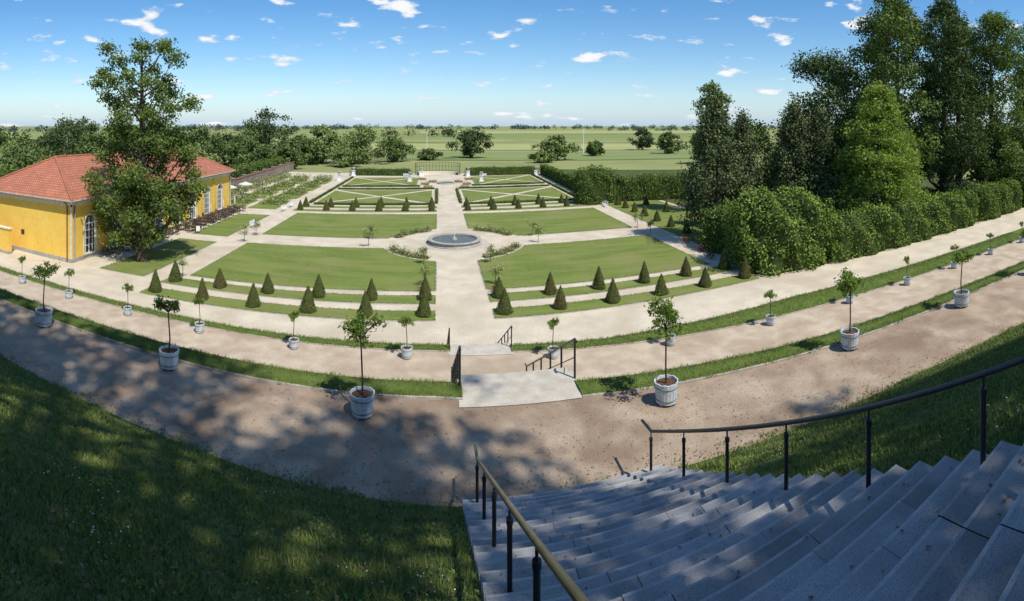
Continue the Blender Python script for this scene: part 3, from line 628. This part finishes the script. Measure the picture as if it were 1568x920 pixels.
# ------------------------------------------------------------------ orangery
O=empty('orangery_building',(0,0,0))
X1=-34.3; X0=-48.5; Y0=39.2; Y1=79.5; HE=6.3
wy=[42.3+4.72*i for i in range(8)]; WW=2.0; ZB=.5; ZS=3.6
mb=MB(); fr=MB(); gl=MB()
prev=Y0
def q(y0,y1,z0,z1): mb.add([(X1,y0,z0),(X1,y1,z0),(X1,y1,z1),(X1,y0,z1)],[[0,1,2,3]],'yellow')
for i,c in enumerate(wy):
    a,b2=c-WW/2,c+WW/2
    q(prev,a,0,HE); q(a,b2,0,ZB)
    arc=[(c-WW/2*math.cos(math.pi*j/12),ZS+WW/2*math.sin(math.pi*j/12)) for j in range(13)]
    for j in range(12):
        (ya,za),(yb,zb)=arc[j],arc[j+1]; mb.add([(X1,ya,za),(X1,yb,zb),(X1,yb,HE),(X1,ya,HE)],[[0,1,2,3]],'yellow')
    rev=[(a,ZB),(a,ZS)]+arc[1:]+[(b2,ZB),(a,ZB)]
    for j in range(len(rev)-1):
        (ya,za),(yb,zb)=rev[j],rev[j+1]; fr.add([(X1,ya,za),(X1,yb,zb),(X1-.3,yb,zb),(X1-.3,ya,za)],[[0,1,2,3]],'cream')
    gl.add([(X1-.28,y,z) for y,z in [(a,ZB)]+arc+[(b2,ZB)]],[list(range(15))],'glass')
    for (r0,r1,xo,kk,xd) in ((WW/2,WW/2+.18,.04,'cream',0),(WW/2-.14,WW/2,-.2,'white',0)):
        out=[(c-r1,ZB),(c-r1,ZS)]+[(c-r1*math.cos(math.pi*j/12),ZS+r1*math.sin(math.pi*j/12)) for j in range(1,12)]+[(c+r1,ZS),(c+r1,ZB)]
        inn=[(c-r0,ZB),(c-r0,ZS)]+[(c-r0*math.cos(math.pi*j/12),ZS+r0*math.sin(math.pi*j/12)) for j in range(1,12)]+[(c+r0,ZS),(c+r0,ZB)]
        m_=len(out); V=[(X1+xo,y,z) for y,z in out]+[(X1+xo,y,z) for y,z in inn]
        fr.add(V,[[j,j+1,j+1+m_,j+m_] for j in range(m_-1)],kk)
        V=[(X1+xo,y,z) for y,z in out]+[(X1+xo-.1,y,z) for y,z in out]; fr.add(V,[[j,j+1,j+1+m_,j+m_] for j in range(m_-1)],kk)
    for k_ in (-1/3,0,1/3): fr.box((X1-.22,c+k_*WW*.85,(ZB+ZS)/2+.2),(.05,.06 if k_ else .1,ZS-ZB+.9),'white')
    for z in (1.3,2.1,2.9,ZS): fr.box((X1-.215,c,z),(.05,WW-.1,.06 if z<ZS else .12),'white')
    fr.box((X1+.08,c,ZB-.06),(.16,WW+.5,.12),'greystone')
    prev=b2
q(prev,Y1,0,HE)
for P in ([(X0,Y0),(X1,Y0)],[(X1,Y1),(X0,Y1)],[(X0,Y1),(X0,Y0)]):
    (xa,ya),(xb,yb)=P; mb.add([(xa,ya,0),(xb,yb,0),(xb,yb,HE),(xa,ya,HE)],[[0,1,2,3]],'yellow')
mb.obj('walls',parent=O); fr.obj('window_frames',parent=O); gl.obj('window_glass',parent=O)
mb=MB()
for (x,y,dx,dy) in ((X1+.03,(Y0+Y1)/2,.1,Y1-Y0+.16),((X0+X1)/2,Y0-.03,X1-X0,.1)): mb.box((x,y,.2),(dx,dy,.4),'greystone')
for (x,y) in ((X1,Y0),(X1,Y1),(X0,Y0)): mb.box((x,y,HE/2+.15),(.16,.16,HE-.5),'cream')
for i in range(7): mb.box((X1+.05,(wy[i]+wy[i+1])/2,3.2),(.07,.5,5.6),'yellow')
for (z,e,h) in ((HE-.45,.08,.2),(HE-.22,.2,.22),(HE-.0,.36,.16)):
    mb.box(((X0+X1)/2,(Y0+Y1)/2,z),(X1-X0+2*e,Y1-Y0+2*e,h),'cream')
mb.obj('cornice',parent=O)
e=.65; xr=(X0+X1)/2; ZR=10.3; ze=HE+.1
V=[(X0-e,Y0-e,ze),(X1+e,Y0-e,ze),(X1+e,Y1+e,ze),(X0-e,Y1+e,ze),(xr,Y0+5.2,ZR),(xr,Y1-5.2,ZR)]
mb=MB(); mb.faces(V,[[0,1,4],[1,2,5,4],[2,3,5],[3,0,4,5]],'roof'); V2=[(a,b2,c-.14) for a,b2,c in V[:4]]
mb.add(V[:4]+V2,[[0,1,5,4],[1,2,6,5],[2,3,7,6],[3,0,4,7]],'greystone')
for a,b2 in ((0,4),(1,4),(2,5),(3,5),(4,5)): mb.tube([tuple(np.array(V[a])+[0,0,.03]),tuple(np.array(V[b2])+[0,0,.05])],.13,'roof',8)
mb.obj('hip_roof',parent=O)
mb=MB()
mb.tube([(X1+e,Y0-e,ze-.02),(X1+e,Y1+e,ze-.02)],.09,'greystone',8); mb.tube([(X0-e,Y0-e-.05,ze-.02),(X1+e,Y0-e-.05,ze-.02)],.09,'greystone',8)
for y in (Y0+.35,wy[3]+2.36,Y1-.35): mb.tube([(X1+e,y,ze),(X1+.15,y,ze-.6),(X1+.12,y,0)],.06,'greystone',8)
mb.tube([(X1-.5,Y0-e,ze),(X1-.5,Y0-.12,ze-.6),(X1-.5,Y0-.1,0)],.06,'wood',8)
mb.obj('gutters_and_downpipes',parent=O)
mb=MB(); mb.box((X1-7.2,Y0-.04,2.2),(.5,.05,.5),'glass'); mb.obj('vent_window',parent=O)
mb=MB(); mb.box((-54,37.3,1.35),(25,.4,2.7),'yellow'); mb.box((-54,37.3,2.77),(25.2,.6,.14),'cream'); mb.box((-54,37.3,.15),(25.1,.5,.3),'greystone'); mb.obj('yellow_garden_wall')
def table_mesh():
    mb=MB(); mb.lathe([(0,.72),(.45,.72),(.45,.75),(0,.75)],(0,0,0),'wood',16); mb.tube([(0,0,0),(0,0,.72)],.03,'black',8); mb.box((0,0,.015),(.5,.06,.03),'black'); mb.box((0,0,.016),(.06,.5,.03),'black'); return mb.mesh('cafe_table')
def chair_mesh():
    mb=MB(); mb.box((0,0,.45),(.46,.46,.05),'wood')
    for sx in (-.2,.2):
        mb.tube([(sx,-.2,0),(sx,-.2,.66)],.018,'black',6); mb.tube([(sx,.2,0),(sx,.24,.92)],.018,'black',6); mb.tube([(sx,-.2,.66),(sx,.22,.66)],.018,'black',6)
    for z in (.6,.72,.84): mb.box((0,.23,z),(.44,.025,.07),'wood')
    return mb.mesh('cafe_chair')
ch=chair_mesh(); tb=table_mesh()
for y in list(np.arange(44.5,58,2.6))+list(np.arange(60,79,2.2)):
    for x in ((-33.0,) if y<58 else (-33.0,-31.6)):
        xx=x+R.uniform(-.3,.3); place(tb,'cafe_table',(xx,y,.01),sc=1.05)
        for a in range(4):
            an=a*math.pi/2+R.uniform(-.3,.3); place(ch,'cafe_chair',(xx+.78*math.cos(an),y+.78*math.sin(an),.01),rz=an-math.pi/2,sc=1.05)
def parasol(x,y,openp=True):
    mb=MB(); mb.tube([(0,0,0),(0,0,2.7)],.03,'wood',8); mb.box((0,0,.05),(.6,.6,.1),'greystone')
    if openp:
        V=[(0,0,2.75)]+[(1.5*math.cos(j*math.pi/4),1.5*math.sin(j*math.pi/4),2.25) for j in range(8)]+[(1.5*math.cos(j*math.pi/4),1.5*math.sin(j*math.pi/4),2.08) for j in range(8)]
        mb.add(V,[[0,1+j,1+(j+1)%8] for j in range(8)],'canvas'); mb.add(V,[[1+j,9+j,9+(j+1)%8,1+(j+1)%8] for j in range(8)],'canvas')
    else: mb.lathe([(.05,1.2),(.16,1.5),(.1,2.3),(.03,2.7)],(0,0,0),'canvas',10)
    mb.obj('parasol',(x,y,.01))
for y in (48,53,63,67.5,72,76.5): parasol(-32.2,y,False)
parasol(-39,90); parasol(-38,96)
mb=MB(); mb.box((0,0,.55),(.6,.05,.9),'wood'); mb.box((0,-.03,.6),(.5,.01,.7),'white'); mb.box((0,.25,.5),(.6,.04,1.0),'wood'); mb.obj('menu_board',(-30.2,59.4,.0),rz=.6)

# ------------------------------------------------------------------ trees
def envelope(shape,t):
    if shape=='round': return np.sin(np.pi*np.clip(t*.93+.05,0,1))**.6
    if shape=='cone': return np.clip((1-t),0,1)**.55*np.clip(t*5+.55,0,1)
    if shape=='column': return np.clip(np.minimum((t+.2)*3,1),0,1)*np.clip((1-t)*1.5,0,1)**.65
    if shape=='tall': return (.8+.2*np.sin(t*9))*np.clip((1-t)*2.2,0,1)**.5*np.clip(t*4+.35,0,1)
    return np.ones_like(t)
def tree(name,x,y,h,w_,shape='round',k='midleaf',base=.12,n=9000,leaf=.35,clr=None,ncl=None,seed=0,blobs=None,trunk=None,limbs=14,z0=0,spread=.42,vsq=.75,lump=.25,rz=0,trunk_top=.85,dens=2.2):
    rg=np.random.default_rng(seed+1000); mb=MB(); zb=h*base; ch_=h-zb
    clr=clr or max(.8,w_*.13)
    if blobs is not None:
        C=np.array([b_[:3] for b_ in blobs]); RR=np.array([b_[3] for b_ in blobs])
    else:
        ncl=ncl or int(max(14,dens*(w_*w_*ch_)/(clr**3*18)))
        t=rg.random(ncl); a=rg.uniform(0,6.283,ncl); q_=rg.uniform(.25,1,ncl)**.6
        ph=rg.uniform(0,6,4)
        rad_=envelope(shape,t)*w_/2*(1+lump*np.sin(a*2+ph[0]+t*5)+lump*.6*np.sin(a*3+ph[1]-t*8))
        q_=q_*np.maximum(rad_-clr*.3,.2)
        C=np.column_stack([q_*np.cos(a),q_*np.sin(a),zb+clr*.5+t*(ch_-clr)]); RR=clr*rg.uniform(.6,1.35,ncl)
    th=h*trunk_top; tr=trunk or (.025*h**.9+.05)
    bx=rg.uniform(-1,1,2)*h*.02
    T=np.array([(0,0,-.1),(bx[0]*.3,bx[1]*.3,th*.2),(bx[0],bx[1],th*.45),(bx[0]*.2,bx[1]*1.4,th*.72),(0,bx[1],th)])
    mb.tube(T,[tr*1.3,tr,tr*.75,tr*.45,tr*.12],'bark',9)
    idx=rg.permutation(len(C))[:limbs]
    for i in idx:
        c=C[i]; zs=max(zb*.6,c[2]-np.hypot(c[0],c[1])*.9-1.0); zs=min(zs,th*.95); s_=np.array([np.interp(zs,T[:,2],T[:,0]),np.interp(zs,T[:,2],T[:,1]),zs])
        m_=(s_+c)/2+np.array([0,0,-.05*h*rg.random()]); r0=tr*.42*(1-zs/th*.6)
        mb.tube([s_,m_,c],[r0,r0*.6,r0*.2],'bark',6)
    wts=RR**2.2; wts/=wts.sum(); ci=rg.choice(len(C),n,p=wts)
    d=rg.normal(size=(n,3)); d/=np.linalg.norm(d,axis=1,keepdims=True); rr=RR[ci]*(rg.random(n)**spread)
    rr*=1+.28*np.sin(d[:,0]*5+ci)*np.sin(d[:,1]*5+ci*2)+.2*np.sin(d[:,2]*7+ci*1.3)
    P=C[ci]+d*rr[:,None]*np.array([1,1,vsq])
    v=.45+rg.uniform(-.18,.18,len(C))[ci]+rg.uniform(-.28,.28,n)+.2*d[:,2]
    mb.leaves(P,leaf,k,v,up=.35,rng=rg,nrm=d,nbias=.5)
    return mb,mb.obj(name,(x,y,z0),rz=rz)
sc=.0677; bl=[]
rgt=np.random.default_rng(5)
for (px,py,br_) in ((168,72,1.1),(182,95,1.2),(205,70,1.0),(215,92,1.1),(245,66,1.2),(262,90,1.3),(235,105,1.1),(147,125,1.1),(160,112,1.0),(178,128,1.3),(200,118,1.2),(222,128,1.2),(248,122,1.2),(268,140,1.3),(288,160,1.3),(262,168,1.3),(240,150,1.1),(188,160,1.4),(170,150,1.0),(212,165,1.3),(236,190,1.4),(205,200,1.5),(180,195,1.2),(262,205,1.2),(178,225,1.3),(200,240,1.7),(225,232,1.6),(250,240,1.6),(272,232,1.2),(162,262,1.3),(285,265,1.2),(152,292,1.3),(178,285,1.7),(205,285,1.8),(235,285,1.8),(262,290,1.6),(285,300,1.2),(148,325,1.2),(172,330,1.6),(200,330,1.7),(232,330,1.7),(262,332,1.5),(284,325,1.0),(190,362,1.3),(218,365,1.2),(165,355,1.0),(240,358,1.2),(256,75,1.),(225,75,.9),(205,262,1.6),(240,262,1.6),(190,308,1.6),(220,308,1.7),(250,310,1.6),(215,215,1.5),(190,180,1.3),(225,175,1.3),(200,140,1.2),(240,135,1.1),(212,345,1.5),(175,208,1.4),(268,215,1.4),(165,240,1.4),(282,245,1.3),(150,270,1.2),(292,285,1.1),(250,222,1.5),(160,310,1.4),(278,312,1.4)):
    bl.append(((px-215)*sc*1.04+rgt.normal()*.35,rgt.uniform(-2.6,2.6)*(1 if py>110 else .5),14+(193-py)*sc,br_*1.08))
tree('old_lime_tree',-29,44.2,24,9,k='oak',blobs=bl,n=40000,leaf=.30,seed=1,trunk=.5,limbs=50,spread=.55,rz=math.radians(33),trunk_top=.93)
tree('yew_tree',32.8,54,16.8,9.8,'column','yew',.10,22000,.32,clr=1.0,seed=2,vsq=1.4,trunk=.35,lump=.12,dens=2.8)
tree('yew_tree',39.5,58,15.5,7,'column','yew',.05,12000,.32,clr=.95,seed=3,vsq=1.4,lump=.12,dens=2.8)
tree('yew_tree',42.4,50.5,16.8,7.6,'column','yew',.06,18000,.32,clr=.95,seed=4,vsq=1.6,lump=.12,dens=2.8)
tree('yew_tree',45.6,49,15.5,7.6,'column','yew',.06,15000,.32,clr=.95,seed=24,vsq=1.6,lump=.12,dens=2.8)
tree('beech_tree',60,62,26.5,21,'round','darkleaf',.1,28000,.45,seed=5,dens=2.8)
tree('weeping_lime_tree',50.5,43.2,19.5,16,'cone','lime',.05,34000,.36,clr=1.35,seed=6,vsq=.6,lump=.12,dens=2.8)
tree('maple_tree',57,45,14,10,'round','lime',.06,14000,.36,seed=16)
tree('thin_ash_tree',43,72,21.5,8,'tall','midleaf',.3,8000,.38,seed=7,limbs=20)
tree('poplar_tree',61,50,35,17,'tall','midleaf',.12,28000,.44,clr=1.6,seed=8,limbs=40)
tree('poplar_tree',70.5,46,35,16,'tall','darkleaf',.15,26000,.44,clr=1.6,seed=9,limbs=40)
tree('poplar_tree',83,44,35,19,'tall','oak',.1,26000,.46,clr=1.7,seed=10,limbs=40)
tree('poplar_tree',95,40,35,18,'tall','midleaf',.1,18000,.5,clr=1.8,seed=11,limbs=40)
tree('poplar_tree',76,60,38,20,'tall','midleaf',.1,20000,.55,clr=1.9,seed=12,limbs=30)
tree('poplar_tree',92,56,37,20,'tall','darkleaf',.1,17000,.58,clr=2.0,seed=19,limbs=30)
tree('maple_tree',70,45.5,14,13,'round','darkleaf',.03,13000,.4,seed=13)
tree('maple_tree',84,43,14,13,'round','midleaf',.03,12000,.42,seed=14)
tree('maple_tree',97,42,14,13,'round','darkleaf',.03,9000,.45,seed=15)
tree('maple_tree',48,68,15,14,'round','bgleaf',.03,9000,.45,seed=17)
tree('maple_tree',66,72,20,17,'round','bgleaf',.03,9000,.55,seed=18)
for i,(x,y,h,w_,bs) in enumerate(((-4.5,-4.5,26,12,.42),(3.5,-5.5,27,12,.42),(10.5,-6.5,26,11,.42),(-11.5,-4.5,26,11,.42),(17,-8,22,9,.4),(5,-9,18,11,.38),(-17,-6,24,11,.4))):
    tree('chestnut_tree',x,y,h,w_,'round','darkleaf',bs,6200,.42,clr=1.2,seed=50+i,z0=13,lump=.35,dens=1.8)
bgt=[(-50,120,13,16,'bgleaf'),(-46.5,150,12,20,'bgleafl'),(-41.5,150,16.5,17,'bgleafd'),(-38,140,12.5,18,'bgleaf'),(-35,170,14.5,16,'bgleaf'),(-30,170,11,20,'bgleafd'),(-26.5,150,13.5,14,'bgleaf'),(-24,180,11.5,20,'bgleafd'),
(-21.5,150,10,14,'bgleaf'),(-19,172,20,18,'bgleafd'),(-15.5,185,10,16,'bgleaf'),(-13,190,14.5,15,'bgleafl'),(-8.3,190,13.2,22,'bgleafl'),(-5,200,9,14,'bgleaf'),(-1,210,4.5,9,'bgleaf'),(3.7,225,13,16,'bgleafd'),(13.5,210,10.5,15,'bgleafl'),(17.8,240,7,9,'bgleaf'),(23,300,13,12,'bgleafd'),(26,260,11,12,'bgleaf'),(30,190,13,12,'bgleaf'),(33,160,13,14,'bgleaf'),(-48,90,8,10,'bgleaf'),(-43.5,180,11,22,'bgleafd'),(-33,120,8,14,'bgleaf'),(-28,115,9.5,12,'bgleafl'),(-17,165,8,12,'bgleaf'),(-10.5,175,7,12,'bgleafl'),(11.8,195,4.5,8,'bgleafl'),(-45,130,9,18,'bgleaf'),(-39.5,190,17,16,'bgleaf'),(-36.5,150,9,16,'bgleafl'),(-32,200,17,18,'bgleaf'),(-21,210,14,16,'bgleafl')]
for i,(b_,d_,h,w_,k) in enumerate(bgt):
    a=math.radians(b_); tree('field_tree' if d_>180 else 'park_tree',d_*math.sin(a),d_*math.cos(a),h,w_,'round',k,.02,int(2600+w_*140),.75 if d_<180 else .9,clr=w_*.13,seed=60+i,limbs=5,lump=.35,dens=3)
def treeline(name,segs,k,leaf,seed):
    rg=np.random.default_rng(seed); mb=MB()
    for (b0,b1,d0,d1,h,dn) in segs:
        L_=abs(math.radians(b1-b0))*(d0+d1)/2; nc=max(2,int(L_/(h*.75)))
        for i in range(nc):
            t=rg.random(); a=math.radians(b0+(b1-b0)*t); d_=d0+(d1-d0)*t+rg.normal()*h; hh=h*rg.uniform(.55,1.2)
            n=dn; d=rg.normal(size=(n,3)); d/=np.linalg.norm(d,axis=1,keepdims=True)
            P=np.array([d_*math.sin(a),d_*math.cos(a),hh*.5])+d*np.array([h*.75,h*.75,hh*.5])*(rg.random((n,1))**.4)
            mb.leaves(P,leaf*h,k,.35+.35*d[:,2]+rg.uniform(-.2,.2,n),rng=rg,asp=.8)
    mb.obj(name)
treeline('distant_treeline',[(-52,-24,300,330,11,60),(-6,7,650,700,12,50)],'bgleafd',.22,1)
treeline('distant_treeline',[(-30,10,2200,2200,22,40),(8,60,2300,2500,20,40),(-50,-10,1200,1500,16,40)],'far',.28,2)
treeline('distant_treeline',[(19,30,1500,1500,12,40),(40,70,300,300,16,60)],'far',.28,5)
treeline('distant_bushes',[(25,31,300,330,5,50),(-4,0,240,240,2.5,40)],'bgleaf',.25,3)
def strip(name,b0,b1,d,dd,k,z):
    A=[math.radians(b0+(b1-b0)*i/30) for i in range(31)]
    V=[(d*math.sin(a)/math.cos(a-.15)*.98,d*math.cos(a)/math.cos(a-.15),z) for a in A]+[((d+dd)*math.sin(a)/math.cos(a-.15)*.98,(d+dd)*math.cos(a)/math.cos(a-.15),z) for a in A]
    MB().add(V,[[i,i+1,i+32,i+31] for i in range(30)],k).obj(name)
M['field1']=noisemat('field_yellowgreen',(.28,.30,.125),(.35,.355,.16),scale=.02,stretch=(.3,2,1),rough=1,spec=0)
M['field2']=noisemat('field_green',(.17,.22,.085),(.22,.26,.105),scale=.02,stretch=(.3,2,1),rough=1,spec=0)
M['field3']=noisemat('reed_bed',(.10,.12,.055),(.15,.17,.08),scale=.05,stretch=(.3,2,1),rough=1,spec=0)
strip('hay_field',-10,38,215,60,'field2',.0); strip('hay_field',-8,38,300,90,'field1',.0); strip('hay_field',-12,38,560,260,'field2',.01); strip('hay_field',-2,36,1000,500,'field1',.02)
strip('field_ditch',-10,38,205,6,'field3',.03); strip('field_ditch',-8,38,284,6,'field3',.03); strip('field_ditch',-12,38,420,9,'field3',.03); strip('field_ditch',-12,38,830,24,'field3',.05)
strip('field_track',-10,36,278,3,'gravel',.04)
for (b_,d_,h) in ((-1.2,300,11),(16.4,260,12.5),(-38,160,13)):
    a=math.radians(b_); mb=MB(); mb.tube([(0,0,0),(0,0,h)],[.2,.12],'white',6); mb.box((0,0,h-.8),(2.0,.15,.15),'white')
    for sx in (-.9,0,.9): mb.tube([(sx,0,h-.7),(sx,0,h-.35)],.08,'greystone',6)
    mb.obj('utility_pole',(d_*math.sin(a),d_*math.cos(a),0))
print('objects',len(bpy.data.objects))
